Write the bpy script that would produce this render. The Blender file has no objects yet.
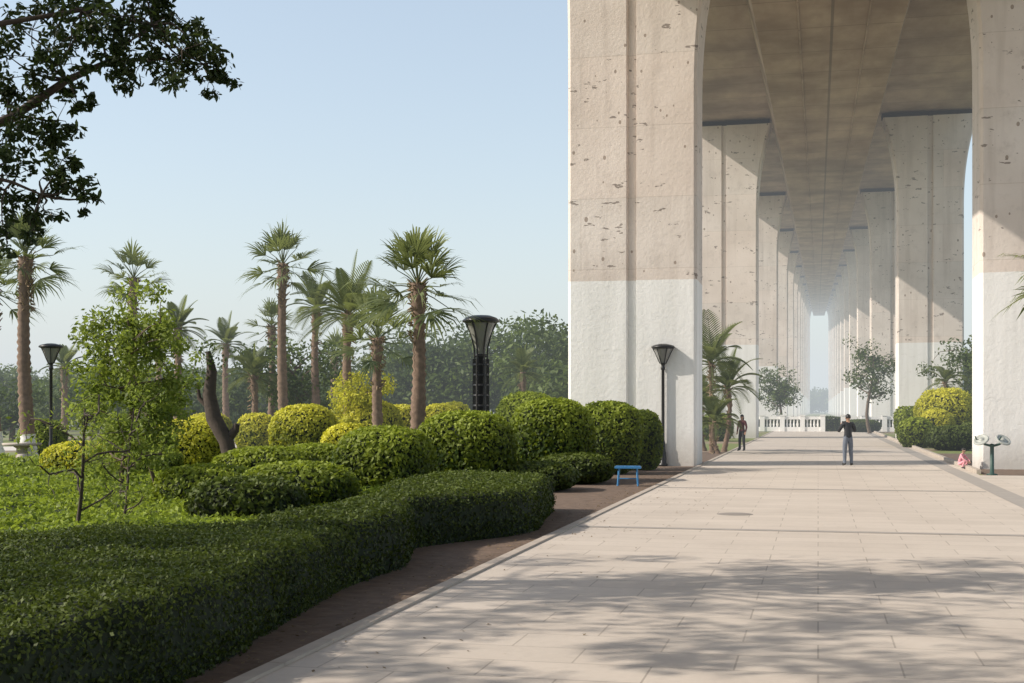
import bpy, math, random
import numpy as np
from mathutils import Vector
random.seed(7); R=np.random.default_rng(11)
scene=bpy.context.scene
F=1300.0; HC=1.9; YAW=math.radians(13.25); CA,SA=math.cos(YAW),math.sin(YAW)
def site(s,D):
    """ground position from survey bearing (per 1300) and distance along the view axis"""
    lat=s/F*D
    return (lat*CA-D*SA, lat*SA+D*CA)

# ------------------------------------------------------------ mesh builder
class MB:
    def __init__(s): s.v=[];s.l=[];s.n=[];s.m=[];s.t=[];s.c=0;s.sm=[]
    def add(s,v,f,m=0,tint=None,smooth=False):
        v=np.asarray(v,float).reshape(-1,3); f=np.asarray(f,int)
        if f.ndim==1: f=f.reshape(1,-1)
        s.v.append(v); s.l.append((f+s.c).ravel()); k=len(f)
        s.n.append(np.full(k,f.shape[1])); s.m.append(np.full(k,m) if np.isscalar(m) else np.asarray(m))
        s.t.append(np.full(k,.5) if tint is None else (np.full(k,tint) if np.isscalar(tint) else tint)); s.sm.append(np.full(k,smooth)); s.c+=len(v)
    def grid(s,V,m=0,closeu=False,smooth=True,tint=None):
        a,b=V.shape[:2]; idx=np.arange(a*b).reshape(a,b)
        if closeu: idx=np.concatenate([idx,idx[:,:1]],1)
        q=np.stack([idx[:-1,:-1],idx[:-1,1:],idx[1:,1:],idx[1:,:-1]],-1).reshape(-1,4)
        s.add(V.reshape(-1,3),q,m,tint,smooth)
    def tube(s,pts,rad,n=8,m=0,cap=True,smooth=True):
        pts=np.asarray(pts,float); k=len(pts)
        if np.isscalar(rad): rad=[rad]*k
        T=np.gradient(pts,axis=0); T/=np.linalg.norm(T,axis=1)[:,None]+1e-9
        ref=np.array([0,0,1.]) if abs(T[0][2])<.9 else np.array([1.,0,0])
        V=np.zeros((k,n,3)); an=np.linspace(0,2*math.pi,n,endpoint=False)
        for i in range(k):
            a=np.cross(T[i],ref); a/=np.linalg.norm(a)+1e-9; b=np.cross(T[i],a)
            V[i]=pts[i]+rad[i]*(np.cos(an)[:,None]*a+np.sin(an)[:,None]*b)
        s.grid(V,m,True,smooth)
        if cap:
            s.add(V[0][::-1],np.arange(n),m); s.add(V[-1],np.arange(n),m)
    def lathe(s,prof,c=(0,0,0),n=16,m=0,smooth=True):
        an=np.linspace(0,2*math.pi,n,endpoint=False)
        V=np.array([[[c[0]+r*math.cos(a),c[1]+r*math.sin(a),c[2]+z] for a in an] for r,z in prof])
        s.grid(V,m,True,smooth)
    def box(s,c,sz,m=0,rz=0.):
        x,y,z=[q/2 for q in sz]
        v=np.array([[-x,-y,-z],[x,-y,-z],[x,y,-z],[-x,y,-z],[-x,-y,z],[x,-y,z],[x,y,z],[-x,y,z]])
        if rz: 
            cr,sr=math.cos(rz),math.sin(rz); v=v@np.array([[cr,sr,0],[-sr,cr,0],[0,0,1]])
        s.add(v+np.array(c),[[0,3,2,1],[4,5,6,7],[0,1,5,4],[1,2,6,5],[2,3,7,6],[3,0,4,7]],m)
    def ell(s,c,r,m=0,nu=14,nv=9):
        r=np.array(r)*np.ones(3)
        th=np.linspace(0,math.pi,nv); ph=np.linspace(0,2*math.pi,nu,endpoint=False)
        V=np.stack([np.outer(np.sin(th),np.cos(ph)),np.outer(np.sin(th),np.sin(ph)),np.outer(np.cos(th),np.ones(nu))],-1)*r
        s.grid(V+np.array(c),m,True)
    def build(s,name,mats,loc=(0,0,0),rz=0.,parent=None):
        me=bpy.data.meshes.new(name)
        v=np.concatenate(s.v); l=np.concatenate(s.l); n=np.concatenate(s.n)
        me.vertices.add(len(v)); me.vertices.foreach_set('co',v.ravel().astype(np.float32))
        me.loops.add(len(l)); me.loops.foreach_set('vertex_index',l.astype(np.int32))
        me.polygons.add(len(n)); me.polygons.foreach_set('loop_start',np.concatenate([[0],np.cumsum(n)[:-1]]).astype(np.int32))
        for m in mats: me.materials.append(m)
        me.polygons.foreach_set('material_index',np.concatenate(s.m).astype(np.int32))
        me.polygons.foreach_set('use_smooth',np.concatenate(s.sm))
        a=me.attributes.new('tint','FLOAT','FACE'); a.data.foreach_set('value',np.clip(np.concatenate(s.t),0,1).astype(np.float32))
        me.update(calc_edges=True); me.validate()
        o=bpy.data.objects.new(name,me); o.location=loc; o.rotation_euler=(0,0,rz)
        scene.collection.objects.link(o)
        if parent: o.parent=parent
        return o
_W=R.normal(size=(7,3)); _P=R.uniform(0,6,7)
def wob(p):
    p=np.asarray(p); o=0
    for i in range(7): o=o+np.sin(p@_W[i]*(.7+.35*i)+_P[i])/(1+.35*i)
    return o/3.
def unit(a): return a/(np.linalg.norm(a,axis=-1,keepdims=True)+1e-9)

def leafquads(mb,P,N,size,m=0,tint=None,asp=.5,jit=.8,six=False):
    n=len(P); N=unit(N+R.normal(size=(n,3))*jit)
    t=unit(np.cross(N,R.normal(size=(n,3)))); b=np.cross(N,t)
    sz=(size*R.uniform(.65,1.3,n))[:,None]
    if six:
        V=np.stack([P-t*sz,P-t*sz*.35+b*sz*asp*.85,P+t*sz*.35+b*sz*asp*.8,P+t*sz-N*sz*.25,P+t*sz*.35-b*sz*asp*.8,P-t*sz*.35-b*sz*asp*.85],1); k=6
    else:
        V=np.stack([P-t*sz,P+b*sz*asp,P+t*sz,P-b*sz*asp],1); k=4
    if tint is None: tint=R.uniform(0,1,n)
    mb.add(V.reshape(-1,3),np.arange(n*k).reshape(n,k),m,tint)
def surf_sample(v,q,n):
    tr=np.concatenate([q[:,[0,1,2]],q[:,[0,2,3]]]); A,B,C=v[tr[:,0]],v[tr[:,1]],v[tr[:,2]]
    cr=np.cross(B-A,C-A); ar=np.linalg.norm(cr,axis=1); i=R.choice(len(tr),n,p=ar/ar.sum())
    u,w=R.uniform(size=(2,n)); f=u+w>1; u[f]=1-u[f]; w[f]=1-w[f]
    return A[i]+u[:,None]*(B-A)[i]+w[:,None]*(C-A)[i], unit(cr[i])

# ------------------------------------------------------------ materials
def nt(name):
    m=bpy.data.materials.new(name); m.use_nodes=True; t=m.node_tree; t.nodes.clear()
    o=t.nodes.new('ShaderNodeOutputMaterial'); return m,t,o
class G:
    def __init__(s,t): s.t=t
    def n(s,ty,ins=None,**kw):
        x=s.t.nodes.new(ty)
        for k,v in kw.items(): setattr(x,k,v)
        for k,v in (ins or {}).items():
            if isinstance(v,bpy.types.NodeSocket): s.t.links.new(v,x.inputs[k])
            else: x.inputs[k].default_value=v
        return x
    def math(s,op,a,b=0.,c=0.,clamp=False):
        return s.n('ShaderNodeMath',{0:a,1:b,2:c},operation=op,use_clamp=clamp).outputs[0]
    def mix(s,f,a,b,mode='MIX'):
        x=s.n('ShaderNodeMix',data_type='RGBA',blend_type=mode)
        for i,v in ((0,f),(6,a),(7,b)):
            if isinstance(v,bpy.types.NodeSocket): s.t.links.new(v,x.inputs[i])
            else: x.inputs[i].default_value=v if i==0 else (*v[:3],1)
        return x.outputs[2]
    def noise(s,vec,scale,detail=4,rough=.55):
        return s.n('ShaderNodeTexNoise',{'Vector':vec,'Scale':scale,'Detail':detail,'Roughness':rough}).outputs[0]
    def ramp(s,f,lo,hi): return s.n('ShaderNodeMapRange',{0:f,1:lo,2:hi}).outputs[0]
    def scale(s,vec,x,y,z): return s.n('ShaderNodeVectorMath',{0:vec,1:(x,y,z)},operation='MULTIPLY').outputs[0]
def pos(g): return g.n('ShaderNodeNewGeometry').outputs['Position']
def simple(name,col,rough=.6,var=.25,sc=6.,metal=0.,bump=.15):
    m,t,o=nt(name); g=G(t); p=g.n('ShaderNodeTexCoord').outputs['Object']
    nz=g.noise(p,sc); c=g.mix(nz,[c*(1-var) for c in col],[min(1,c*(1+var)) for c in col])
    b=g.n('ShaderNodeBump',{'Height':nz,'Strength':bump,'Distance':.02})
    s=g.n('ShaderNodeBsdfPrincipled',{'Base Color':c,'Roughness':rough,'Metallic':metal,'Normal':b.outputs[0]})
    t.links.new(s.outputs[0],o.inputs[0]); return m
def leafmat(name,dark,light,tr=.3,rough=.55,sc=.5):
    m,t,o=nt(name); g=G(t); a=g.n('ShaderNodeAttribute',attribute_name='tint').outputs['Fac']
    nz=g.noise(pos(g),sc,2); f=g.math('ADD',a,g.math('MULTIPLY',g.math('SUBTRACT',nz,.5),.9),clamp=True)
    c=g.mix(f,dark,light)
    s=g.n('ShaderNodeBsdfPrincipled',{'Base Color':c,'Roughness':rough})
    s.inputs['Specular IOR Level'].default_value=.2
    c2=g.mix(.5,c,(light[0]*1.6,light[1]*1.65,light[2]*.9))
    tl=g.n('ShaderNodeBsdfTranslucent',{'Color':c2})
    mx=g.n('ShaderNodeMixShader',{0:tr,1:s.outputs[0],2:tl.outputs[0]}); t.links.new(mx.outputs[0],o.inputs[0]); return m

def mat_pier():
    m,t,o=nt('pier_concrete'); g=G(t); p=pos(g); sx=g.n('ShaderNodeSeparateXYZ',{0:p}); z=sx.outputs[2]
    n1=g.noise(p,.35,5); n2=g.noise(g.scale(p,1.6,1.6,.12),1.,6,.6); n3=g.noise(p,9.,5); n4=g.noise(p,1.6,6,.7)
    c=g.mix(g.ramp(n1,.3,.7),(.62,.55,.495),(.76,.695,.645))
    c=g.mix(g.math('MULTIPLY',g.ramp(n2,.52,.74),.5),c,(.43,.37,.325))
    c=g.mix(g.math('MULTIPLY',g.ramp(n4,.54,.75),.6),c,(.49,.435,.395))
    br=g.n('ShaderNodeTexBrick',{'Vector':g.n('ShaderNodeCombineXYZ',{0:sx.outputs[0],1:g.math('ADD',z,.6)}).outputs[0],'Scale':1.,'Mortar Size':.014,'Mortar Smooth':.6,'Brick Width':8.,'Row Height':2.45,'Color1':(.95,.95,.95,1),'Color2':(1.04,1.0,.98,1),'Mortar':(.80,.77,.74,1)},offset=.5)
    c=g.mix(1.,c,br.outputs[0],'MULTIPLY')
    edge=g.math('ADD',z,g.math('MULTIPLY',g.math('SUBTRACT',n1,.5),.1))
    wm=g.math('LESS_THAN',edge,6.35)
    white=g.mix(g.ramp(n2,.45,.8),(.83,.83,.82),(.68,.68,.66))
    low=g.ramp(g.math('ADD',z,g.math('MULTIPLY',n4,-.8)),.9,-.3); white=g.mix(g.math('MULTIPLY',low,.6),white,(.40,.36,.31))
    c=g.mix(g.math('MULTIPLY',wm,.93),c,white)
    v=g.noise(g.scale(p,1.7,1.7,5.0),1.0,3,.65); mask=g.noise(g.scale(p,.5,.5,1.),.8,3)
    ch=g.math('MULTIPLY',g.math('GREATER_THAN',v,.65),g.math('GREATER_THAN',mask,.48)); up=g.math('SUBTRACT',1.,g.math('MULTIPLY',wm,.92))
    c=g.mix(g.math('MULTIPLY',g.math('MULTIPLY',ch,.78),up),c,(.17,.135,.115))
    vo=g.n('ShaderNodeTexVoronoi',{'Vector':g.scale(p,1,1,.7),'Scale':2.1}).outputs['Distance']
    d=g.math('LESS_THAN',vo,g.math('MULTIPLY',n1,.2)); c=g.mix(g.math('MULTIPLY',g.math('MULTIPLY',d,.7),up),c,(.2,.14,.10))
    b=g.n('ShaderNodeBump',{'Height':g.math('SUBTRACT',g.math('ADD',n3,g.math('MULTIPLY',n4,.8)),ch),'Strength':.4,'Distance':.03})
    s=g.n('ShaderNodeBsdfPrincipled',{'Base Color':c,'Roughness':.85,'Normal':b.outputs[0]}); t.links.new(s.outputs[0],o.inputs[0]); return m
def mat_deck():
    m,t,o=nt('deck_concrete'); g=G(t); p=pos(g); sx=g.n('ShaderNodeSeparateXYZ',{0:p})
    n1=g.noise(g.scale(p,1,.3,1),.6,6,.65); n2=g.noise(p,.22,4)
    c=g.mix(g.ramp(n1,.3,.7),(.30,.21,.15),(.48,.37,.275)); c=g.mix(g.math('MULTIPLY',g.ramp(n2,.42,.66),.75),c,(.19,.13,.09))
    yy=g.math('ABSOLUTE',g.math('SUBTRACT',g.math('FRACT',g.math('DIVIDE',sx.outputs[1],4.55)),.5))
    c=g.mix(g.math('MULTIPLY',g.math('GREATER_THAN',yy,.488),.5),c,(.13,.1,.08))
    xx=g.math('ABSOLUTE',g.math('SUBTRACT',sx.outputs[0],.55)); c=g.mix(g.math('MULTIPLY',g.math('LESS_THAN',xx,.06),.6),c,(.1,.075,.06))
    s=g.n('ShaderNodeBsdfPrincipled',{'Base Color':c,'Roughness':.9}); t.links.new(s.outputs[0],o.inputs[0]); return m
def mat_paving():
    m,t,o=nt('plaza_paving'); g=G(t); p=pos(g)
    br=g.n('ShaderNodeTexBrick',{'Vector':p,'Scale':1.,'Mortar Size':.009,'Mortar Smooth':.3,'Brick Width':1.2,'Row Height':.6,'Color1':(.58,.51,.44,1),'Color2':(.525,.46,.395,1),'Mortar':(.32,.275,.23,1)},offset=.5)
    n1=g.noise(p,.5,6,.6); n2=g.noise(p,14.,4); n3=g.noise(g.scale(p,.25,1.,1.),.35,4); n5=g.noise(p,3.,6,.7)
    c=g.mix(g.math('MULTIPLY',g.ramp(n1,.45,.75),.45),br.outputs[0],(.34,.29,.245))
    c=g.mix(g.math('MULTIPLY',g.ramp(n3,.5,.7),.3),c,(.67,.595,.52)); c=g.mix(.18,c,g.mix(n2,(.28,.24,.20),(.72,.65,.57)))
    c=g.mix(g.math('MULTIPLY',g.ramp(n5,.6,.75),.4),c,(.32,.27,.23))
    b=g.n('ShaderNodeBump',{'Height':n2,'Strength':.2,'Distance':.01})
    s=g.n('ShaderNodeBsdfPrincipled',{'Base Color':c,'Roughness':.7,'Normal':b.outputs[0]}); t.links.new(s.outputs[0],o.inputs[0]); return m
def mat_ground():
    m,t,o=nt('lawn_and_earth'); g=G(t); p=pos(g)
    n1=g.noise(p,.12,5); n2=g.noise(p,7.,5); n3=g.noise(p,.9,4)
    gr=g.mix(n2,(.09,.12,.025),(.23,.27,.075)); ea=g.mix(n2,(.20,.15,.10),(.33,.25,.18))
    c=g.mix(g.ramp(g.math('ADD',g.math('MULTIPLY',n1,.6),g.math('MULTIPLY',n3,.4)),.5,.56),gr,ea)
    b=g.n('ShaderNodeBump',{'Height':n2,'Strength':.6,'Distance':.05})
    s=g.n('ShaderNodeBsdfPrincipled',{'Base Color':c,'Roughness':.95,'Normal':b.outputs[0]}); t.links.new(s.outputs[0],o.inputs[0]); return m
M_pier=mat_pier(); M_deck=mat_deck(); M_pave=mat_paving(); M_ground=mat_ground()
M_soil=simple('soil',(.145,.10,.072),.95,.55,5,bump=1.)
M_kerb=simple('kerb_stone',(.42,.365,.31),.8,.28,3)
M_band=simple('dark_paving_band',(.34,.31,.28),.8,.15,3)
M_path=simple('path_paving',(.6,.54,.48),.8,.15,1)
M_black=simple('lamp_black_metal',(.018,.018,.02),.4,.2,9,.3)
M_glass=simple('lamp_frosted_glass',(.22,.22,.21),.3,.1,4)
M_wood=simple('bark_brown',(.13,.095,.07),.9,.45,9,bump=.9)
M_wooddk=simple('bark_dark',(.06,.045,.035),.9,.4,9,bump=.9)
M_palmtr=simple('palm_trunk_bark',(.19,.13,.095),.95,.6,7,bump=1.)
M_limew=simple('limewash',(.75,.74,.7),.9,.1,5)
M_dead=simple('dry_palm_fibre',(.25,.18,.11),.9,.4,6)
M_jointshade=simple('joint_and_gap_shade',(.05,.042,.036),.9,.3,3)
M_green=leafmat('hedge_leaf',(.016,.030,.008),(.115,.15,.028),.25)
M_topi=leafmat('topiary_leaf',(.03,.055,.010),(.30,.36,.045),.3)
M_yel=leafmat('golden_leaf',(.14,.17,.018),(.68,.64,.08),.35)
M_tree=leafmat('tree_leaf',(.024,.046,.015),(.13,.175,.045),.3)
M_light=leafmat('young_tree_leaf',(.07,.105,.022),(.28,.34,.07),.42)
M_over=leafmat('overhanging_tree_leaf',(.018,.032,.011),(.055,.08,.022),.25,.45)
M_cover=leafmat('groundcover_leaf',(.06,.095,.016),(.33,.41,.06),.35)
M_palm=leafmat('palm_frond',(.045,.07,.030),(.24,.27,.11),.32)
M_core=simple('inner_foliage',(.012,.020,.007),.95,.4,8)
M_steel=simple('equipment_grey',(.36,.38,.36),.5,.08,4)
M_eqgreen=simple('equipment_green',(.03,.07,.06),.5,.1,4)
M_blue=simple('bench_blue',(.05,.22,.46),.45,.1,4)
M_stone=simple('white_stone',(.86,.85,.83),.8,.05,3)
M_skin=simple('skin',(.42,.25,.17),.6,.05,6)
M_hair=simple('hair_black',(.012,.010,.010),.5,.2,30)
M_jkt=simple('jacket_dark',(.022,.024,.03),.8,.2,12)
M_trs=simple('trousers_grey',(.13,.15,.19),.85,.15,10)
M_pink=simple('pink_cloth',(.72,.33,.38),.8,.1,8)
M_red=simple('dark_red_cloth',(.10,.025,.03),.8,.1,8)
M_shoe=simple('shoe',(.03,.03,.03),.6,.1,8)
M_lip=simple('lips',(.3,.1,.09),.6,.05,8)
M_iron=simple('cast_iron',(.26,.235,.21),.7,.2,9)

# ------------------------------------------------------------ ground, plaza
def sheet(name,x0,x1,y0,y1,z,mat):
    b=MB(); b.add([[x0,y0,z],[x1,y0,z],[x1,y1,z],[x0,y1,z]],[0,1,2,3]); return b.build(name,[mat])
sheet('ground',-2500,2500,-400,4000,-.02,M_ground)
sheet('plaza_pavement',-3.85,60,-30,40,0.,M_pave)
sheet('plaza_pavement',-3.85,4.6,40.001,320,0.,M_pave)
sheet('soil_bed',-6.6,-3.98,-2,60,-.012,M_soil)
sheet('soil_bed',4.75,14,40.2,60,-.012,M_soil)
sheet('paving_band',3.85,4.35,-20,320,.004,M_band)
b=MB()
for y in (20.9,31.9,42.9,56.,70,90,): b.box((.0,y,.0045),(7.6,.24,.001),0)
b.build('paving_cross_band',[M_band])
b=MB()
y=-10
while y<318:
    b.box((-3.915,y+.5,.0),(.13,.988,.05),0); 
    if y>40: b.box((4.675,y+.5,.02),(.13,.985,.2),0)
    y+=1.
b.build('kerb',[M_kerb])
b=MB(); b.lathe([(0,.011),(.27,.011),(.29,.006),(.31,.0061),(.33,.001)],n=28)
x,yy=site(223,23.7); b.build('manhole_cover',[M_iron],(x,yy,0))
b=MB(); 
x0,y0=site(-640,58); x1,y1=site(20,74)
b.add([[x0,y0,0],[x1,y1,0],[x1-1,y1+6,0],[x0-1,y0+9,0]],[0,1,2,3]); b.build('garden_path',[M_path])
b=MB(); n=1500; P=np.stack([-4.0-np.abs(R.normal(size=n))*.35+ (R.uniform(size=n)<.15)*R.uniform(0,2.2,n),R.uniform(8,40,n),np.full(n,.008)],1)
leafquads(b,P,np.tile([0,0,1.],(n,1)),.024,0,None,.5,.15); M_litter=leafmat('dry_leaf',(.08,.055,.03),(.24,.17,.09),.1); b.build('fallen_leaves',[M_litter])

# ------------------------------------------------------------ viaduct
def zs(y): return 19.3+(y-44.4)*.053
def pier(xc,y0,w=4.45,T=2.3,fo=.9,fi=.9):
    b=MB(); top=zs(y0+T/2)-.45; hw=w/2; c=.10; gq=.17; gd=.14; FL=6.2
    zsn=list(np.linspace(-.3,top-FL,6))+list(np.linspace(top-FL+.4,top,14))
    rows=[]
    for z in zsn:
        t=max(0,(z-(top-FL))/FL)**2.3
        l=hw+(fo if xc<0 else fi)*t; r=hw+(fi if xc<0 else fo)*t
        pr=[(-l+c,0),(-gq-.012,0),(-gq-.01,.01),(-gq,.01),(-gq+.02,gd),(gq-.02,gd),(gq,.01),(gq+.01,.01),(gq+.012,0),(r-c,0),(r,c),(r,T-c),(r-c,T),(gq,T),(gq,T-gd),(-gq,T-gd),(-gq,T),(-l+c,T),(-l,T-c),(-l,c)]
        rows.append([(xc+px,y0+py,z) for px,py in pr])
    V=np.array(rows); b.grid(V,0,True,False); b.add(V[-1],np.arange(V.shape[1]),0)
    for sx in (-1.2,1.2): b.box((xc+sx,y0+T/2,top+.2),(.8,.8,.42),1)
    return b.build('viaduct_pier',[M_pier,M_jointshade])
SP=45.2
for k in range(-1,15):
    pier(-6.24,44.4+SP*k,fo=.1); pier(7.2,44.4+SP*k,4.2)
b=MB(); xc=.45
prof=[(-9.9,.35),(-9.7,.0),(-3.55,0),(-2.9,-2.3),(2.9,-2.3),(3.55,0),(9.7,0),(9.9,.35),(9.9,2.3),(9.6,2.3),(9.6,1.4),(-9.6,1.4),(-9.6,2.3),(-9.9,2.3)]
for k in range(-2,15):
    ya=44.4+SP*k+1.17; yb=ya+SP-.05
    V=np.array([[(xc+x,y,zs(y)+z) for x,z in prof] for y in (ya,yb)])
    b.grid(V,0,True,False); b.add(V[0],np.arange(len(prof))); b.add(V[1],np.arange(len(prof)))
    for x in (-6.65,6.65): b.box((xc+x,ya-.02,zs(ya)-.17),(5.9,.9,.30),1)  # near-black boxes darken the gap above the piers, shadow put into the colour
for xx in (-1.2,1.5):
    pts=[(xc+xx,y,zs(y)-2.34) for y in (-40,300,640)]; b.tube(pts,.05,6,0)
b.build('viaduct_deck',[M_deck,M_jointshade])
b=MB(); YB=118
for i in range(9):
    x=-6.6+i*1.75; b.box((x,YB,.7),(.42,.42,1.4),0); b.box((x,YB,1.43),(.5,.5,.08),0)
    if i in (4,8): continue
    b.box((x+.875,YB,1.2),(1.33,.24,.26),0); b.box((x+.875,YB,.2),(1.33,.26,.4),0)
    for j in range(4): b.lathe([(.06,.4),(.1,.6),(.06,.8),(.08,1.0),(.06,1.07)],(x+.42+j*.3,YB,0),8)
b.build('stone_balustrade',[M_stone])
b=MB(); n=16000
P=np.stack([R.uniform(-6.8,7.6,n),YB+1.3+R.uniform(-.4,.4,n),R.uniform(0,1,n)**.7*1.25],1); P[:,2]*=1+.12*wob(P*1.2)
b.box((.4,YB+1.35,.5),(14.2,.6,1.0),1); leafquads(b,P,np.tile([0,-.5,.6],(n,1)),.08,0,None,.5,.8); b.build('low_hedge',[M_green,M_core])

# ------------------------------------------------------------ clipped hedges & topiary
def topiary(s,D,w,h,mat,d=None,leaf=.06,n=None,pw=.78,name='topiary_bush',zb=0.,rag=1.):
    x,y=site(s,D); d=d or w; b=MB(); sd=R.uniform(0,50,3)
    nu,nv=28,16; th=np.linspace(0.,math.pi*.96,nv); ph=np.linspace(0,2*math.pi,nu,endpoint=False)
    sp=lambda q:np.sign(q)*np.abs(q)**pw
    V=np.stack([np.outer(sp(np.sin(th)),sp(np.cos(ph))),np.outer(sp(np.sin(th)),sp(np.sin(ph))),np.outer(sp(np.cos(th)),np.ones(nu))],-1)
    V=V*np.array([w/2,d/2,h*.52]); V=V*(1+.065*rag*wob(V*2.2+sd))[...,None]; V[...,2]+=h*.5
    idx=np.arange(nu*nv).reshape(nv,nu); idx=np.concatenate([idx,idx[:,:1]],1)
    q=np.stack([idx[:-1,:-1],idx[1:,:-1],idx[1:,1:],idx[:-1,1:]],-1).reshape(-1,4)
    cen=np.array([0,0,h*.5]); vv=V.reshape(-1,3)
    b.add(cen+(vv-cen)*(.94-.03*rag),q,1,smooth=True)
    area=math.pi*w*h+w*d*.8; n=n or int(area*460*(.06/leaf)**2*1.0)
    P,N=surf_sample(vv,q,n); P=cen+(P-cen)*R.uniform(.93,1.02+.018*rag,(n,1)); N=N*np.sign((N*(P-cen)).sum(1))[:,None]
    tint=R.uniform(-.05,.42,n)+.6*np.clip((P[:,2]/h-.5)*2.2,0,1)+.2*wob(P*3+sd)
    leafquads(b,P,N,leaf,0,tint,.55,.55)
    return b.build(name,[mat,M_core],(x,y,zb))
TT=[(40,35,2.25,2.15,M_topi),(97,39,2.0,2.1,M_topi),(130,41.5,1.3,1.85,M_topi),(-45,31,2.3,1.85,M_topi),(-128,27,2.05,1.5,M_topi),
 (-208,43,2.2,2.0,M_yel),(-320,37,2.2,1.65,M_yel),(-140,50,2.2,2.2,M_yel),(-165,36,1.5,1.45,M_yel),(15,47,2.4,2.45,M_topi),
 (-112,54,1.8,2.1,M_yel),(-70,54,1.8,2.1,M_yel),(-60,60,1.8,2.2,M_yel),(-255,56,1.8,1.7,M_yel),(-305,60,2.2,1.7,M_yel),(-470,48,1.6,1.5,M_topi),
 (-195,30,1.8,1.1,M_topi),(-245,27,2.2,1.1,M_topi),(-215,22,2.0,.98,M_topi),(-262,20,1.7,.85,M_green),(-300,24,1.9,.85,M_topi),
 (62,34,2.0,.75,M_green),(22,31,2.0,.65,M_green),(-365,33,1.7,1.0,M_topi),(-430,36,2.0,1.0,M_yel)]
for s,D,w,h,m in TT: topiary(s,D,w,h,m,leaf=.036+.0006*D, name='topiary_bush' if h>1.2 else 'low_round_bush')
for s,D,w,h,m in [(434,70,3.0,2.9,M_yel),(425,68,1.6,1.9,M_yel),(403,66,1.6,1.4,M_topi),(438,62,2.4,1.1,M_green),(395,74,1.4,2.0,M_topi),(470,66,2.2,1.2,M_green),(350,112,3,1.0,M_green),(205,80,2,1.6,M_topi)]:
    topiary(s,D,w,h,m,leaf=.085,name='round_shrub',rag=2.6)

def hedge(name,Y0,Y1,fl,fr,h,mat,leaf,dens,ny=60):
    b=MB(); ys=np.linspace(Y0,Y1,ny); rows=[]
    for y in ys:
        l,r=fl(y),fr(y); nb=10
        e=min(1,(y-Y0)/.25+.55,(Y1-y)/.25+.55); mid=(l+r)/2; l=mid+(l-mid)*(.9+.1*e); r=mid+(r-mid)*(.9+.1*e)
        pr=[(l+.06,-.02),(l,h*.4),(l+.03,h*.8),(l+.14,h*.97)]+[(l+.14+(r-l-.28)*i/nb,h) for i in range(1,nb)]+[(r-.14,h*.97),(r-.03,h*.8),(r,h*.4),(r-.06,-.02)]
        rows.append([(x,y,z) for x,z in pr])
    V=np.array(rows); k=wob(V*2.3); k2=wob(V*6+9)
    V[...,2]+= (k*.05+k2*.028)*(V[...,2]>h*.5); V[...,0]+=k*.06+k2*.02; V[...,1]+=k2*.03
    a,c=V.shape[:2]; idx=np.arange(a*c).reshape(a,c)
    q=np.stack([idx[:-1,:-1],idx[1:,:-1],idx[1:,1:],idx[:-1,1:]],-1).reshape(-1,4); vv=V.reshape(-1,3)
    caps=[]
    for row in (idx[0],idx[-1]):
        for i in range(c//2): caps.append([row[i],row[i+1],row[c-2-i],row[c-1-i]])
    q2=np.concatenate([q,np.array([x for x in caps if len(set(x))==4])])
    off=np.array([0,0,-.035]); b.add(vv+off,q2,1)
    A=np.linalg.norm(np.cross(vv[q2[:,1]]-vv[q2[:,0]],vv[q2[:,3]]-vv[q2[:,0]]),axis=1).sum()
    n=int(A*dens); P,N=surf_sample(vv,q2,n)
    N=N*np.where(N[:,2:3]<-.05,-1,1); 
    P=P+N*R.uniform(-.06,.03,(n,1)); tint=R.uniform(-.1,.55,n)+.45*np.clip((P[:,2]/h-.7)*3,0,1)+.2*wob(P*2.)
    P[R.uniform(size=n)<.05]+= [0,0,.05]
    leafquads(b,P,N,leaf,0,tint,.55,.65)
    return b.build(name,[mat,M_core])
fr=lambda y:-4.6-.28*math.sin(y*.55+.4)-(.9*math.exp(-((y-17.3)/1.5)**2))
fl=lambda y:(-8.6 if y<11.5 else -8.6+min(1,(y-11.5)/2.)*2.3) -(.8*max(0,min(1,(y-18.5)/2)))
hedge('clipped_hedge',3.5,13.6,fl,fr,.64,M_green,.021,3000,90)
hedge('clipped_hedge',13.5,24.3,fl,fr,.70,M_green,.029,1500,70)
b=MB(); gx=np.linspace(-34,-6.6,90); gy=np.linspace(11.5,40,100); X,Y=np.meshgrid(gx,gy)
Z=.22+.2*wob(np.stack([X*.9,Y*.9,X*0],-1))+.08*wob(np.stack([X*3,Y*3,X*0+4],-1)); Z=np.clip(Z,-.05,1)*np.clip((-6.6-X)/.5,0,1)
V=np.stack([X,Y,Z],-1); idx=np.arange(X.size).reshape(X.shape)
q=np.stack([idx[:-1,:-1],idx[:-1,1:],idx[1:,1:],idx[1:,:-1]],-1).reshape(-1,4); vv=V.reshape(-1,3)
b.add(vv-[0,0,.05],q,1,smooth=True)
P,N=surf_sample(vv,q,300000); D=-P[:,0]*SA+P[:,1]*CA
keep=(P[:,0]*CA+P[:,1]*SA>-.5*D)&(R.uniform(size=len(P))<np.clip(20/D,.3,1)**1.3); P,N,D=P[keep],N[keep],D[keep]
P[:,2]+=R.uniform(-.04,.09,len(P))
leafquads(b,P,np.abs(N),.030+.0011*D,0,None,.5,.8); b.build('groundcover_shrubs',[M_cover,M_core])

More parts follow.
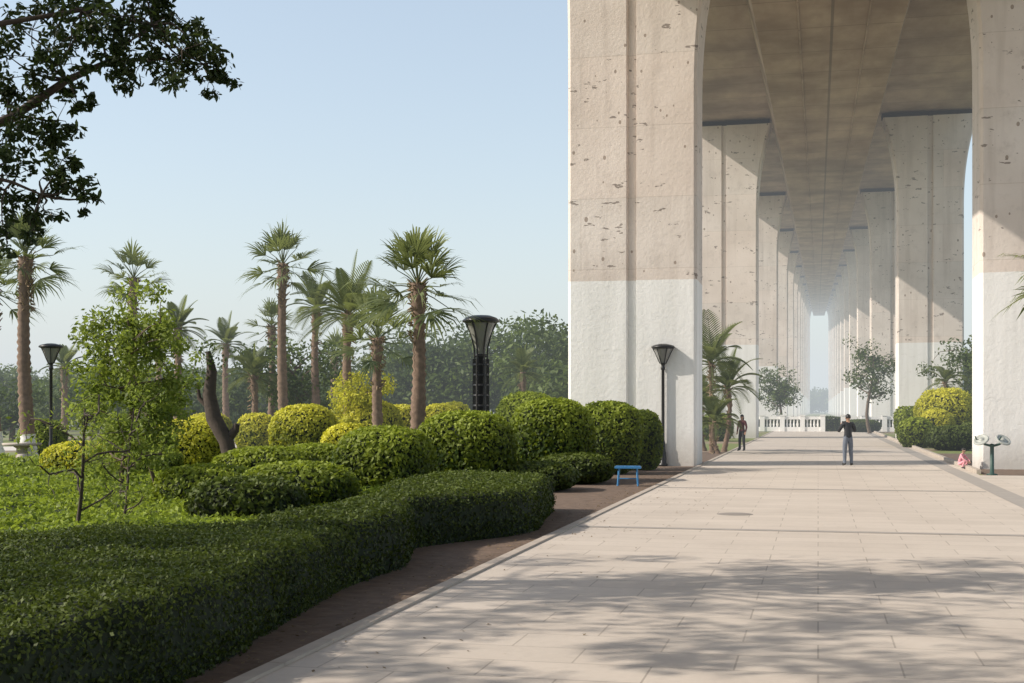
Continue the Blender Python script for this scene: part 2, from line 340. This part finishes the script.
# ------------------------------------------------------------ trees
def curve(a,bp,bend=.15,n=6):
    a=np.array(a,float);bp=np.array(bp,float);L=np.linalg.norm(bp-a); o=R.normal(size=3)*bend*L; o2=R.normal(size=3)*bend*L*.5
    t=np.linspace(0,1,n)[:,None]; return a+(bp-a)*t+o*np.sin(t*math.pi)+o2*np.sin(t*2*math.pi)
def clump(b,c,r,n,leaf,m=0,base=0.,six=False,asp=.45,flat=.75):
    c=np.array(c); P=R.normal(size=(n,3)); P=unit(P)*(R.uniform(0,1,(n,1))**.45)*r; P[:,2]*=flat
    N=P+np.array([0,0,.6*r]); 
    leafquads(b,P+c,unit(N),leaf,m,np.clip(R.uniform(0,.7,n)+base+.25*P[:,2]/r,0,1),asp,.7,six)
def tree(name,s,D,h,cr,mat,trunk_r=.12,nb=9,sub=4,leaf=.09,nl=70,crown_lo=.4,bark=None,clr=.45,lean=(0,0)):
    x,y=site(s,D); b=MB(); top=np.array([lean[0],lean[1],h*.8]); tp=curve((0,0,-.05),top,.05,8)
    b.tube(tp,np.linspace(trunk_r,trunk_r*.3,8),8,1)
    for i in range(nb):
        f=crown_lo+(.95-crown_lo)*(i+.5)/nb; k=f*7; st=tp[int(k)]+(tp[min(7,int(k)+1)]-tp[int(k)])*(k%1)
        a=i*2.4+R.uniform(-.4,.4); rr=cr*(1-.75*abs((f-(crown_lo+1)*.5)/(1-crown_lo+.01))**1.5)*R.uniform(.65,1.05)
        e=st+np.array([math.cos(a)*rr,math.sin(a)*rr,rr*R.uniform(.15,.7)]); e[2]=min(e[2],h*1.02)
        cv=curve(st,e,.1,5); b.tube(cv,np.linspace(trunk_r*.4,.012,5),5,1)
        for j in range(sub):
            q=cv[R.integers(2,5)]; e2=q+R.normal(size=3)*cr*.28; b.tube(curve(q,e2,.1,4),np.linspace(trunk_r*.15,.006,4),4,1,False)
            clump(b,e2,cr*clr*R.uniform(.55,1.1),int(nl*R.uniform(.6,1.3)),leaf,0,R.uniform(-.2,.3))
        clump(b,e,cr*clr,nl,leaf,0,R.uniform(-.1,.3))
    clump(b,tp[-1]+[0,0,h*.1],cr*clr,nl,leaf,0,.2)
    return b.build(name,[mat,bark or M_wood],(x,y,0))
tree('young_tree',-385,24,4.5,.95,M_light,.06,15,5,.055,130,.30,clr=.42)
tree('young_tree',-350,28,3.2,.8,M_light,.05,10,4,.05,90,.3,clr=.40)
tree('sparse_sapling',-445,16.5,2.4,.8,M_light,.035,7,3,.035,30,.3,M_wooddk,clr=.4,lean=(.25,0))
tree('sparse_sapling',-400,19,2.4,.7,M_light,.03,7,3,.035,30,.3,M_wooddk,clr=.4,lean=(.3,.1))
tree('unseen_shade_tree',-215,62,5.0,2.2,M_tree,.14,10,4,.13,80,.3)
tree('flowering_shrub',-152,50,3.5,1.1,M_yel,.08,10,5,.07,110,.2)
tree('street_tree',358,105,7.8,2.1,M_tree,.16,10,4,.13,60,.45,lean=(.3,0))
tree('street_tree',268,118,6.2,1.9,M_tree,.14,10,4,.13,70,.4)
tree('unseen_shade_tree',470,80,6.6,2.6,M_tree,.18,10,5,.13,110,.3)
tree('unseen_shade_tree',447,90,6,2.0,M_tree,.15,10,4,.14,60,.3)
b=MB(); pts=[(0.05,0,0),(.05,0,.5),(-.1,0,1.1),(-.45,0,1.7),(-.6,.05,2.3),(-.55,.1,2.9),(-.65,.1,3.4)]
b.tube(pts,[.24,.2,.19,.2,.17,.13,.06],10,1); b.tube([(-.1,0,1.1),(.1,.1,1.4),(.15,.1,1.55)],[.13,.1,.08],8,1); b.tube([(-.5,0,1.9),(-.85,0,2.2),(-.9,0,2.6)],[.09,.06,.03],7,1)
for c in [(-.7,0,3.5),(-.5,0,3.2),(-.95,0,2.8)]: clump(b,c,.45,90,.06)
x,y=site(-282,33); b.build('leaning_tree',[M_tree,M_wooddk],(x,y,0))

# overhanging big tree near the camera, trunk out to the left
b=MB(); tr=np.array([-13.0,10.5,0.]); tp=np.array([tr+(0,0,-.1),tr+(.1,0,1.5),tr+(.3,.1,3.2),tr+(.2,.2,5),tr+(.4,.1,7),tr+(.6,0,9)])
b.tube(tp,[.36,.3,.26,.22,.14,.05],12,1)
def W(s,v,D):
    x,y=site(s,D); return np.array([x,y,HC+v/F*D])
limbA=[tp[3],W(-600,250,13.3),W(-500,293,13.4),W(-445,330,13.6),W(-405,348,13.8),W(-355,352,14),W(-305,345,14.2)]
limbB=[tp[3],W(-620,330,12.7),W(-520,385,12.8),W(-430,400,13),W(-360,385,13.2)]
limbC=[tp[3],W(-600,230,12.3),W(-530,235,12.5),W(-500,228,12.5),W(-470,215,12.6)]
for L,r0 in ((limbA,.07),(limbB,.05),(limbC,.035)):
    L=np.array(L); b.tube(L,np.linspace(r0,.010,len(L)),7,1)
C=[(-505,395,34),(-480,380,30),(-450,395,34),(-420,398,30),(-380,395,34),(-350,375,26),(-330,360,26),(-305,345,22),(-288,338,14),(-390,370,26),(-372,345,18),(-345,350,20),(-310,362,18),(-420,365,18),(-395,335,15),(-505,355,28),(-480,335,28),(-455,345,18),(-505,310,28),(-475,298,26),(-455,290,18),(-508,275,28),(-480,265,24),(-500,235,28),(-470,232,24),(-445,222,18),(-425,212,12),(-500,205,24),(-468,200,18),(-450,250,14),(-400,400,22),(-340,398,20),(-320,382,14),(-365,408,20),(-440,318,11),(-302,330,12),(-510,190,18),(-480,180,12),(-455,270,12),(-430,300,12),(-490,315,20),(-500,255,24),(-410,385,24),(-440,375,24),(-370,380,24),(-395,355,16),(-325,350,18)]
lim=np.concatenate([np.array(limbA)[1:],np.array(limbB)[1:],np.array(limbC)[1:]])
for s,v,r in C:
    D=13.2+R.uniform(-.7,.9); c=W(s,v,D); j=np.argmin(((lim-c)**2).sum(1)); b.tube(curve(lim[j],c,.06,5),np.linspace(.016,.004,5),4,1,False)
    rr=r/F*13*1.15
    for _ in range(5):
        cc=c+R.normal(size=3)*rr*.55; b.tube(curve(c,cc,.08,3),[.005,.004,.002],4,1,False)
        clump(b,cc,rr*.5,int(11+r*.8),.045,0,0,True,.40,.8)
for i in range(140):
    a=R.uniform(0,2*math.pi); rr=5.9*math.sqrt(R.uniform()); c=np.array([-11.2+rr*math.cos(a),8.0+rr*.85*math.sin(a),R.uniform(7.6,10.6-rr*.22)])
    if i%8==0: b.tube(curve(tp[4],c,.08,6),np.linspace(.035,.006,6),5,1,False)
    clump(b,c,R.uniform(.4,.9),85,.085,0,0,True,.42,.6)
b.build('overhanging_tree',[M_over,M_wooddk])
b=MB(); tr=np.array([-18.5,4.0,0.]); tp=curve(tr,tr+[.4,.3,8],.03,7); b.tube(tp,np.linspace(.32,.08,7),10,1)  # unseen tree left of the view, added to throw shade on the near hedge
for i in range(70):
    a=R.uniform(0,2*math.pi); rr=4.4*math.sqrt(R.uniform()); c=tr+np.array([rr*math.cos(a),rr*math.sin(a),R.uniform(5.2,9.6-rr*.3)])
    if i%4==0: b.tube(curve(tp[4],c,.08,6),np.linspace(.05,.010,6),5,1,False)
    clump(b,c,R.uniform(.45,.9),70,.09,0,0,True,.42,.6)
b.build('unseen_shade_tree',[M_over,M_wooddk])

b=MB()
def far_tree(s,D,h,w,lf=.22):
    x,y=site(s,D); b.tube([(x,y,0),(x+.1,y,h*.5)],[.2,.12],6,1,False)
    for _ in range(int(9+w*2.5)):
        a=R.uniform(0,6.28); q=R.uniform(0,1)**.6; z=h*R.uniform(.28,.88); k=math.sqrt(max(.05,1-((z/h-.5)/.52)**2))
        clump(b,(x+math.cos(a)*w*.5*q*k,y+math.sin(a)*w*.4*q*k,z),w*.2*R.uniform(.7,1.2)+.3,int(75*R.uniform(.7,1.3)),lf,0,R.uniform(-.4,.45))
for s,D,h,w in [(-95,100,9,8),(-60,105,9.5,8),(-25,98,8.2,6),(15,92,8.6,7),(35,88,9.4,7),(55,96,8.6,6),(-5,110,9.5,9),(-120,110,8,6),(45,105,9.5,8),(65,84,5.5,5)]: far_tree(s,D,h,w)
for i in range(64):
    s=-560+i*10+R.uniform(-8,8); D=R.uniform(95,150); far_tree(s,D,(R.uniform(26,52) if s<-120 else R.uniform(50,75))/F*D+1.9,R.uniform(4,8),.24)
for s,D in [(-500,80),(-455,85),(-420,78),(-340,82),(-300,88),(-260,82),(-180,85)]: far_tree(s,D,R.uniform(3.2,4.8),4.5,.18)
for s in range(440,560,14): far_tree(s,R.uniform(120,160),R.uniform(6.5,9),7,.25)
for s in range(-80,900,30): far_tree(s,R.uniform(660,720),R.uniform(9,12),26,1.0)
b.build('distant_trees',[M_tree,M_wood])

# ------------------------------------------------------------ palms
def frond_fan(b,o,d,Lp,Lb,nl=15,el=0.):
    d=unit(d); s=unit(np.cross(d,[0,0,1.])+1e-4); dr=.04 if el>.5 else .16
    roll=R.uniform(-.6,.6); u=np.cross(s,d); s=s*math.cos(roll)+u*math.sin(roll); u=np.cross(s,d)
    hub=o+d*Lp-np.array([0,0,dr*Lp]); b.tube([o,(o+hub)/2+[0,0,.04],hub],[.024,.017,.012],4,0,False)
    tt=R.uniform(.0,.45)+.3*d[2]
    for k in range(nl):
        th=math.radians(-62+124*k/(nl-1)+R.uniform(-4,4)); dl=unit(d*math.cos(th)+s*math.sin(th)+u*.22*abs(math.sin(th)))
        L=Lb*(1-.32*abs(th)/1.1)*R.uniform(.8,1.15); w=unit(np.cross(dl,u)+1e-5)*Lb*.030
        m1=hub+dl*L*.45; m2=hub+dl*L*.75-np.array([0,0,.05*L]); tip=hub+dl*L*1.0-np.array([0,0,R.uniform(.10,.32)*L])
        v=[hub-w*.2,hub+w*.2,m1+w,m1-w,m2+w*.6,m2-w*.6,tip]
        b.add(v[:6],[[0,1,2,3],[3,2,4,5]],0,tt+R.uniform(-.1,.25)); b.add([v[5],v[4],v[6]],[0,1,2],0,tt+.2)
def frond_pin(b,o,d,L,m=0,droop=.075):
    d=unit(d); n=24; pts=[];p=o.copy();dd=d.copy()
    for i in range(n): pts.append(p.copy()); p=p+dd*L/n; dd=unit(dd-np.array([0,0,droop]))
    b.tube(pts,np.linspace(.025,.006,n),4,0,False); tt=R.uniform(.1,.5)
    for i in range(3,n):
        t=unit(pts[i]-pts[i-1]); s=unit(np.cross(t,[0,0,1.])+1e-4); ll=L*.26*math.sin(math.pi*(.12+.86*i/n))+.08
        for sg in (-1,1):
            e=pts[i]+(s*sg*.8+t*.6+np.array([0,0,.15]))*ll-np.array([0,0,.12*ll]); w=t*.024
            b.add([pts[i]-w,pts[i]+w,(pts[i]+e)/2+w*1.2+[0,0,.03],e],[0,1,2,3],m,tt+R.uniform(-.1,.3))
def palm(s,D,z,Rr,tr=.2,nf=26,kind='fan',name='fan_palm',white=False,lo=-.75):
    x,y=site(s,D); b=MB(); n=int(z/.13)+4; zz=np.linspace(-.05,z-.1,n); bend=R.uniform(-.5,.5)
    pts=np.stack([bend*np.sin(zz/z*2.5)*.6,0*zz,zz],1); off=pts[-1]-[0,0,z-.1]
    rad=tr*(1.1-.4*zz/z)*(1+.2*(np.arange(n)%2)+R.uniform(-.08,.08,n))+ .25*tr*np.exp(-zz/.3)
    rad=rad*np.where(zz>z-.9,1.4,1)
    b.tube(pts,rad,9,1)
    if white: b.tube(pts[:10],rad[:10]*1.03+.006,10,2)
    for i in range(90 if kind=='fan' else 50):
        a=R.uniform(0,6.28); zk=z-.1-R.uniform(0,1)**1.5*1.9; r0=tr*.75; p=np.array([math.cos(a)*r0,math.sin(a)*r0,zk])+off
        dn=np.array([math.cos(a)*.17,math.sin(a)*.17,R.uniform(-.15,.26)]); b.tube([p,p+dn],[.04,.012],4,3,False)
    top=off+[0,0,z-.05]
    for i in range(nf):
        el=math.radians(84-(84-math.degrees(lo))*((i+.5)/nf)**1.05)+R.uniform(-.15,.15); a=i*2.39996+R.uniform(-.3,.3)
        d=np.array([math.cos(a)*math.cos(el),math.sin(a)*math.cos(el),math.sin(el)]); q=R.uniform(.8,1.2)
        if kind=='fan': frond_fan(b,top-[0,0,.3*i/nf],d,Rr*.46*q,Rr*.60*q,15,el)
        else: frond_pin(b,top-[0,0,.2*i/nf],d+[0,0,.25],Rr*q,0,.075 if kind=='pin' else .05)
    return b.build(name,[M_palm,M_palmtr,M_limew,M_dead],(x,y,0))
PL=[(-97,40,5.9,2.05,.21,34,'fan'),(-227,55,8.2,1.85,.2,26,'fan'),(-482,45,7.3,1.8,.22,28,'fan'),(-377,58,7.9,1.7,.19,24,'fan'),(-160,50,5.7,2.1,.18,30,'date'),(-133,47,4.6,1.9,.18,24,'fan'),
 (-192,60,6.7,1.7,.18,24,'date'),(-242,65,6.2,1.5,.18,22,'fan'),(-284,75,5.8,1.6,.18,20,'date'),(-334,62,5.9,1.5,.18,22,'date'),(-514,50,6.7,1.7,.2,26,'fan'),(-262,60,3.6,1.5,.15,20,'date'),(-350,70,5.0,1.6,.17,20,'date'),(8,72,4.1,1.4,.14,20,'date'),(-448,75,4.5,1.5,.18,20,'date'),(-175,75,5.1,1.6,.17,20,'fan')]
for i,(s,D,z,r,t,nf,kd) in enumerate(PL): palm(s,D,z,r,t,nf,kd,'fan_palm' if kd=='fan' else 'date_palm',white=i in (1,2,10,5),lo=-.6)
palm(200,58,4.1,2.2,.10,24,'pin','feather_palm',lo=-.3); palm(212,60,3.0,1.9,.1,20,'pin','feather_palm',lo=-.3); palm(192,61,2.4,1.8,.1,20,'pin','feather_palm',lo=-.2); palm(206,57,1.5,1.5,.08,18,'pin','feather_palm',lo=-.1)
palm(430,75,3.6,1.6,.1,14,'pin','feather_palm')
palm(556,32,5.7,1.7,.17,30)

# ------------------------------------------------------------ lamps
def garden_lamp(s,D,h=4.15,name='garden_lamp'):
    x,y=site(s,D); b=MB(); k=h/4.15
    b.lathe([(0,0),(.17,0),(.17,.05),(.12,.09),(.11,.45),(.085,.5),(.075,.8),(.055,.86),(.052,3.25),(.075,3.28),(.075,3.36),(.05,3.4),(.09,3.48),(.12,3.5),(0,3.5)],n=14,m=0)
    b.lathe([(.09,3.5),(.15,3.62),(.24,3.85),(.30,3.98)],n=16,m=1)
    for i in range(6):
        a=i*math.pi/3; ca,sa=math.cos(a),math.sin(a); b.tube([(ca*.1,sa*.1,3.48),(ca*.17,sa*.17,3.62),(ca*.27,sa*.27,3.85),(ca*.36,sa*.36,4.02)],.016,5,0)
    b.lathe([(.30,3.98),(.40,4.02),(.40,4.06),(.34,4.10),(.14,4.15),(0,4.16)],n=20,m=0)
    o=b.build(name,[M_black,M_glass],(x,y,0)); o.scale=(k,k,k); return o
garden_lamp(151,44.3); garden_lamp(220,97); garden_lamp(-461,44); garden_lamp(196,150)
x,y=site(-31,42); b=MB()
b.lathe([(0,0),(.42,0),(.42,.12),(.3,.2),(.28,.5),(0,.5)],n=16)
for i in range(6):
    a=i*math.pi/3+.2; ca,sa=math.cos(a),math.sin(a); b.box((ca*.22,sa*.22,2.0),(.10,.05,3.1),0,a)
    b.tube([(ca*.2,sa*.2,3.5),(ca*.22,sa*.22,3.9),(ca*.34,sa*.34,4.4),(ca*.5,sa*.5,4.72)],.028,6,0)
for i in range(9): b.lathe([(.255,.7+i*.33),(.255,.76+i*.33),(.17,.76+i*.33),(.17,.7+i*.33),(.255,.7+i*.33)],n=16)
b.lathe([(0,.5),(.12,.5),(.12,3.6),(.2,3.62),(.2,3.7),(0,3.7)],n=12)
b.lathe([(.12,3.7),(.2,4.0),(.36,4.45),(.46,4.7)],n=18,m=1)
b.lathe([(.46,4.7),(.60,4.74),(.61,4.79),(.5,4.88),(.3,4.95),(0,4.97)],n=24)
b.build('ornamental_lamp_column',[M_black,M_glass],(x,y,0))

# ------------------------------------------------------------ blue bench
x,y=site(116,32.6); b=MB()
b.box((0,0,.46),(.66,.36,.04),0,0)
for i in range(3): b.box((0,-.12+i*.12,.49),(.62,.08,.014),0)
for sx in (-.22,.22):
    for sy in (-.12,.12): b.tube([(sx,sy,.45),(sx*1.15,sy*1.25,0)],.024,6,0)
    b.tube([(sx*1.08,-.135,.18),(sx*1.08,.135,.18)],.016,6,0)
b.tube([(-.24,0,.18),(.24,0,.18)],.016,6,0)
b.build('blue_bench',[M_blue],(x,y,0),.1)
x,y=site(480,38); b=MB()
b.lathe([(0,0),(.16,0),(.16,.03),(.06,.05),(.055,.86),(.07,.9),(0,.92)],n=14,m=1)
b.tube([(-.36,0,1.02),(-.2,0,.9),(0,0,.84),(.2,0,.9),(.36,0,1.02)],.035,8,1)
for sg in (-1,1):
    c=np.array([sg*.30,-.03,1.02]); ax=unit(np.array([sg*.35,-.55,.75])); u=unit(np.cross(ax,[0,0,1.])); w=np.cross(ax,u)
    an=np.linspace(0,2*math.pi,24,endpoint=False); ring=lambda r,h:c+ax*h+r*(np.cos(an)[:,None]*u+np.sin(an)[:,None]*w)
    V=np.array([ring(.001,-.02),ring(.20,-.02),ring(.23,0),ring(.22,.03),ring(.18,.035),ring(.16,.015),ring(.07,.015),ring(.06,.05),ring(.001,.055)]); b.grid(V,0,True)
    hd=c+u*.14+ax*.02; b.tube([hd,hd+ax*.12],[.018,.022],7,1)
b.build('exercise_wheels',[M_steel,M_eqgreen],(x,y,0))
x,y=site(-490,44); b=MB(); b.lathe([(0,0),(.3,0),(.22,.1),(.18,.6),(.3,.68),(.62,.7),(.64,.78),(0,.79)],n=20)
for i in range(4): b.lathe([(0,0),(.15,0),(.2,.22),(.15,.44),(0,.45)],(1.05*math.cos(i*1.57+.6),1.05*math.sin(i*1.57+.6),0),14)
b.build('stone_table_set',[M_kerb],(x,y,0))
x,y=site(-440,52); b=MB(); b.box((0,0,.42),(3.2,.45,.1)); b.box((-1.2,0,.18),(.3,.4,.38)); b.box((1.2,0,.18),(.3,.4,.38)); b.build('stone_bench',[M_kerb],(x,y,0),.1)

# ------------------------------------------------------------ people
def person(name,loc,rz,J,bones,mats,scale=1.,hair_long=False,grip=1.0):
    par=bpy.data.objects.new(name,None); scene.collection.objects.link(par)
    names=list(J); me=bpy.data.meshes.new('body'); me.from_pydata([J[n][:3] for n in names],[(names.index(a),names.index(c)) for a,c,_ in bones],[])
    o=bpy.data.objects.new('tmp_body',me); scene.collection.objects.link(o)
    sk=o.modifiers.new('Skin','SKIN'); sk.use_smooth_shade=True; sk.branch_smoothing=.4
    for i,n in enumerate(names):
        r=J[n][3]; r=r if isinstance(r,tuple) else (r,r); me.skin_vertices[0].data[i].radius=r; me.skin_vertices[0].data[i].use_root=(n=='pel')
    ss=o.modifiers.new('S','SUBSURF'); ss.levels=2; ss.render_levels=2
    dg=bpy.context.evaluated_depsgraph_get(); dg.update(); nm=bpy.data.meshes.new_from_object(o.evaluated_get(dg)); bpy.data.objects.remove(o)
    for m in mats: nm.materials.append(m)
    A=np.array([J[a][:3] for a,_,_ in bones],float);B=np.array([J[c][:3] for _,c,_ in bones],float);K=[k for _,_,k in bones]
    for p in nm.polygons:
        c=np.array(p.center); t=np.clip(((c-A)*(B-A)).sum(1)/(((B-A)**2).sum(1)),0,1); dd=np.linalg.norm(A+(B-A)*t[:,None]-c,axis=1)
        p.material_index=K[int(np.argmin(dd))]; p.use_smooth=True
    body=bpy.data.objects.new('body',nm); scene.collection.objects.link(body); body.parent=par
    hx,hy,hz=J['head'][:3]; b=MB(); c=np.array([hx,hy,hz])
    th=np.linspace(0,math.pi*.62,9); ph=np.linspace(0,2*math.pi,18,endpoint=False)
    V=np.array([[[.088*math.sin(t)*math.cos(p),(.103*math.sin(t)*math.sin(p)),.108*math.cos(t)] for p in ph] for t in th]); V=V+c+[0,-.018,.03]
    V[-3:,:,2]+= (np.sin(ph)>.1)*.05
    b.grid(V,0,True)
    if hair_long: b.ell(c+[0,-.07,-.05],(.075,.05,.13),0)
    f=c+[0,.085,0]
    b.tube([f+[0,.0,.02],f+[0,.022,-.02],f+[0,.004,-.028]],[.008,.013,.008],6,1)
    for sg in (-1,1):
        b.ell(f+[sg*.032,-.004,.012],(.013,.007,.008),2,8,6); b.ell(f+[sg*.032,.003,.012],(.006,.003,.006),0,8,6)
        b.ell(f+[sg*.032,.0,.030],(.018,.006,.004),0,8,5); b.ell(c+[sg*.085,-.005,0],(.012,.02,.032),1,8,6)
    b.ell(f+[0,.001,-.045],(.024,.008,.007),3,8,6)
    for sd in ('l','r'):
        w=np.array(J['wr'+sd][:3]); h=np.array(J['ha'+sd][:3]); d=unit(h-w); s=unit(np.cross(d,[0,1.,.2])); u=np.cross(s,d); sg=1 if sd=='l' else -1
        for k,L in enumerate((.072,.082,.078,.06)):
            r0=h+s*(k-1.5)*.021+d*.01; p1=r0+d*L*.45+u*.008; p2=p1+(d*.8+u*.5*grip)*L*.33; p3=p2+(d*.4+u*.8*grip)*L*.3
            b.tube([r0-d*.02,r0,p1,p2,p3],[.009,.010,.009,.0085,.006],6,1)
        r0=w+(h-w)*.45+s*.03*sg; b.tube([r0,r0+s*.025*sg+d*.02+u*.01,r0+s*.03*sg+d*.05+u*.02],[.012,.011,.008],6,1)
    b.build('head_details_and_hands',[M_hair,M_skin,M_limew,M_lip],parent=par)
    par.location=loc; par.rotation_euler=(0,0,rz); par.scale=(scale,)*3; return par
def base(): return {'pel':(0,0,.96,(.15,.115)),'wai':(0,0,1.12,(.14,.11)),'che':(0,.0,1.32,(.17,.125)),'nk0':(0,-.005,1.45,(.085,.08)),'nk':(0,0,1.52,.052),'chin':(0,.015,1.575,(.062,.07)),'head':(0,.008,1.63,(.078,.09)),'htop':(0,-.002,1.685,(.06,.07)),
 'shl':(-.175,0,1.42,.075),'shr':(.175,0,1.42,.075),'hil':(-.09,0,.88,.1),'hir':(.09,0,.88,.1),'knl':(-.11,.02,.5,.075),'knr':(.11,.03,.5,.075),'anl':(-.12,-.02,.10,.06),'anr':(.13,-.01,.10,.06),'tol':(-.14,.15,.035,.036),'tor':(.155,.16,.035,.036),'hel':(-.12,-.05,.04,.038),'her':(.13,-.04,.04,.038)}
def BON(top=0,leg=1,shoe=2,skin=3): return [('pel','wai',top),('wai','che',top),('che','nk0',top),('nk0','nk',skin),('nk','chin',skin),('chin','head',skin),('head','htop',skin),('nk0','shl',top),('nk0','shr',top),('shl','ell',top),('ell','wrl',top),('wrl','hal',skin),('shr','elr',top),('elr','wrr',top),('wrr','har',skin),('pel','hil',leg),('pel','hir',leg),('hil','knl',leg),('knl','anl',leg),('hir','knr',leg),('knr','anr',leg),('anl','tol',shoe),('anr','tor',shoe),('anl','hel',shoe),('anr','her',shoe)]
J=base(); J.update({'ell':(-.30,.10,1.17,.06),'wrl':(-.13,.29,1.36,.038),'hal':(-.08,.32,1.42,(.035,.022)),'elr':(.30,.12,1.17,.06),'wrr':(.13,.30,1.36,.038),'har':(.08,.33,1.42,(.035,.022))})
x,y=site(336,44); man=person('man_taking_photo',(x,y,0),.35,J,BON(),[M_jkt,M_trs,M_shoe,M_skin],1.0)
b=MB(); b.box((0,.355,1.48),(.15,.012,.075),0); b.build('phone',[M_black],parent=man)
J=base(); J.update({'ell':(-.24,-.03,1.16,.052),'wrl':(-.24,.06,.92,.036),'hal':(-.24,.085,.85,(.022,.034)),'elr':(.24,-.02,1.16,.052),'wrr':(.22,.08,.93,.036),'har':(.215,.105,.86,(.022,.034)),'anl':(-.09,-.08,.1,.055),'tol':(-.1,.08,.035,.036),'hel':(-.09,-.11,.04,.035)})
x,y=site(230,60); person('woman_standing',(x,y,0),2.6,J,BON(),[M_red,M_jkt,M_shoe,M_skin],.96,True)
x,y=site(206,100); person('visitor_standing',(x,y,0),1.2,dict(J),BON(),[M_jkt,M_trs,M_shoe,M_skin],.96)
J={'pel':(0,-.12,.22,(.14,.12)),'wai':(0,-.12,.38,(.125,.1)),'che':(0,-.02,.58,(.14,.11)),'nk0':(0,.04,.69,(.07,.065)),'nk':(0,.06,.74,.05),'chin':(0,.09,.80,(.065,.07)),'head':(0,.09,.86,(.085,.095)),'htop':(0,.08,.92,(.065,.075)),
 'shl':(-.15,.02,.66,.06),'shr':(.15,.02,.66,.06),'ell':(-.2,.17,.48,.045),'wrl':(-.12,.33,.36,.032),'hal':(-.09,.38,.31,(.03,.022)),'elr':(.2,.17,.48,.045),'wrr':(.12,.33,.36,.032),'har':(.09,.38,.31,(.03,.022)),
 'hil':(-.09,-.08,.22,.085),'hir':(.09,-.08,.22,.085),'knl':(-.15,.25,.40,.062),'knr':(.15,.25,.40,.062),'anl':(-.12,.08,.09,.045),'anr':(.12,.08,.09,.045),'tol':(-.14,.24,.035,.036),'tor':(.14,.24,.035,.036),'hel':(-.12,.05,.04,.035),'her':(.12,.05,.04,.035)}
x,y=site(450,42); person('child_crouching',(x,y,0),-2.2,J,BON(),[M_pink,M_pink,M_shoe,M_skin],.68)

# ------------------------------------------------------------ light, sky, haze
EL=math.radians(35); BZ=math.radians(20)
S=Vector((-math.cos(EL)*math.cos(BZ),-math.cos(EL)*math.sin(BZ),math.sin(EL)))
sl=bpy.data.lights.new('sun','SUN'); sl.energy=5.; sl.angle=math.radians(.5); sl.color=(1.,.91,.79)
so=bpy.data.objects.new('sun',sl); so.rotation_euler=S.to_track_quat('Z','Y').to_euler(); so.location=(0,0,80); scene.collection.objects.link(so)
w=bpy.data.worlds.new('World'); scene.world=w; w.use_nodes=True; t=w.node_tree; g=G(t)
sk=t.nodes.new('ShaderNodeTexSky'); sk.sky_type='NISHITA'; sk.sun_disc=False; sk.sun_elevation=EL; sk.sun_rotation=math.atan2(S.x,S.y); sk.dust_density=1.5; sk.air_density=1.1; sk.ozone_density=1.
skc=g.mix(1.,sk.outputs[0],(1.4,1.5,1.45),'ADD')
bg=t.nodes['Background']; t.links.new(skc,bg.inputs[0]); bg.inputs[1].default_value=.15
# humid coastal haze: absorbing volume with its own emission in place of scattered light
m,tt,o=nt('haze_glow'); g=G(tt); dn=.0014
a=g.n('ShaderNodeVolumeAbsorption',{'Color':(0,0,0,1),'Density':dn}); e=g.n('ShaderNodeEmission',{'Color':(.70,.755,.79,1),'Strength':dn})
ad=g.n('ShaderNodeAddShader',{0:a.outputs[0],1:e.outputs[0]}); tt.links.new(ad.outputs[0],o.inputs['Volume'])
b=MB(); b.box((0,1040,30),(2200,2010,64),0); b.build('haze',[m])
cd=bpy.data.cameras.new('camera'); cd.lens=36*F/1024; cd.sensor_width=36; cd.shift_y=68.5/1024; cd.clip_end=6000; cd.clip_start=.1
co=bpy.data.objects.new('camera',cd); co.location=(0,0,HC); co.rotation_euler=(math.pi/2,0,YAW); scene.collection.objects.link(co); scene.camera=co
scene.view_settings.view_transform='Standard'; scene.view_settings.look='None'; scene.view_settings.exposure=0
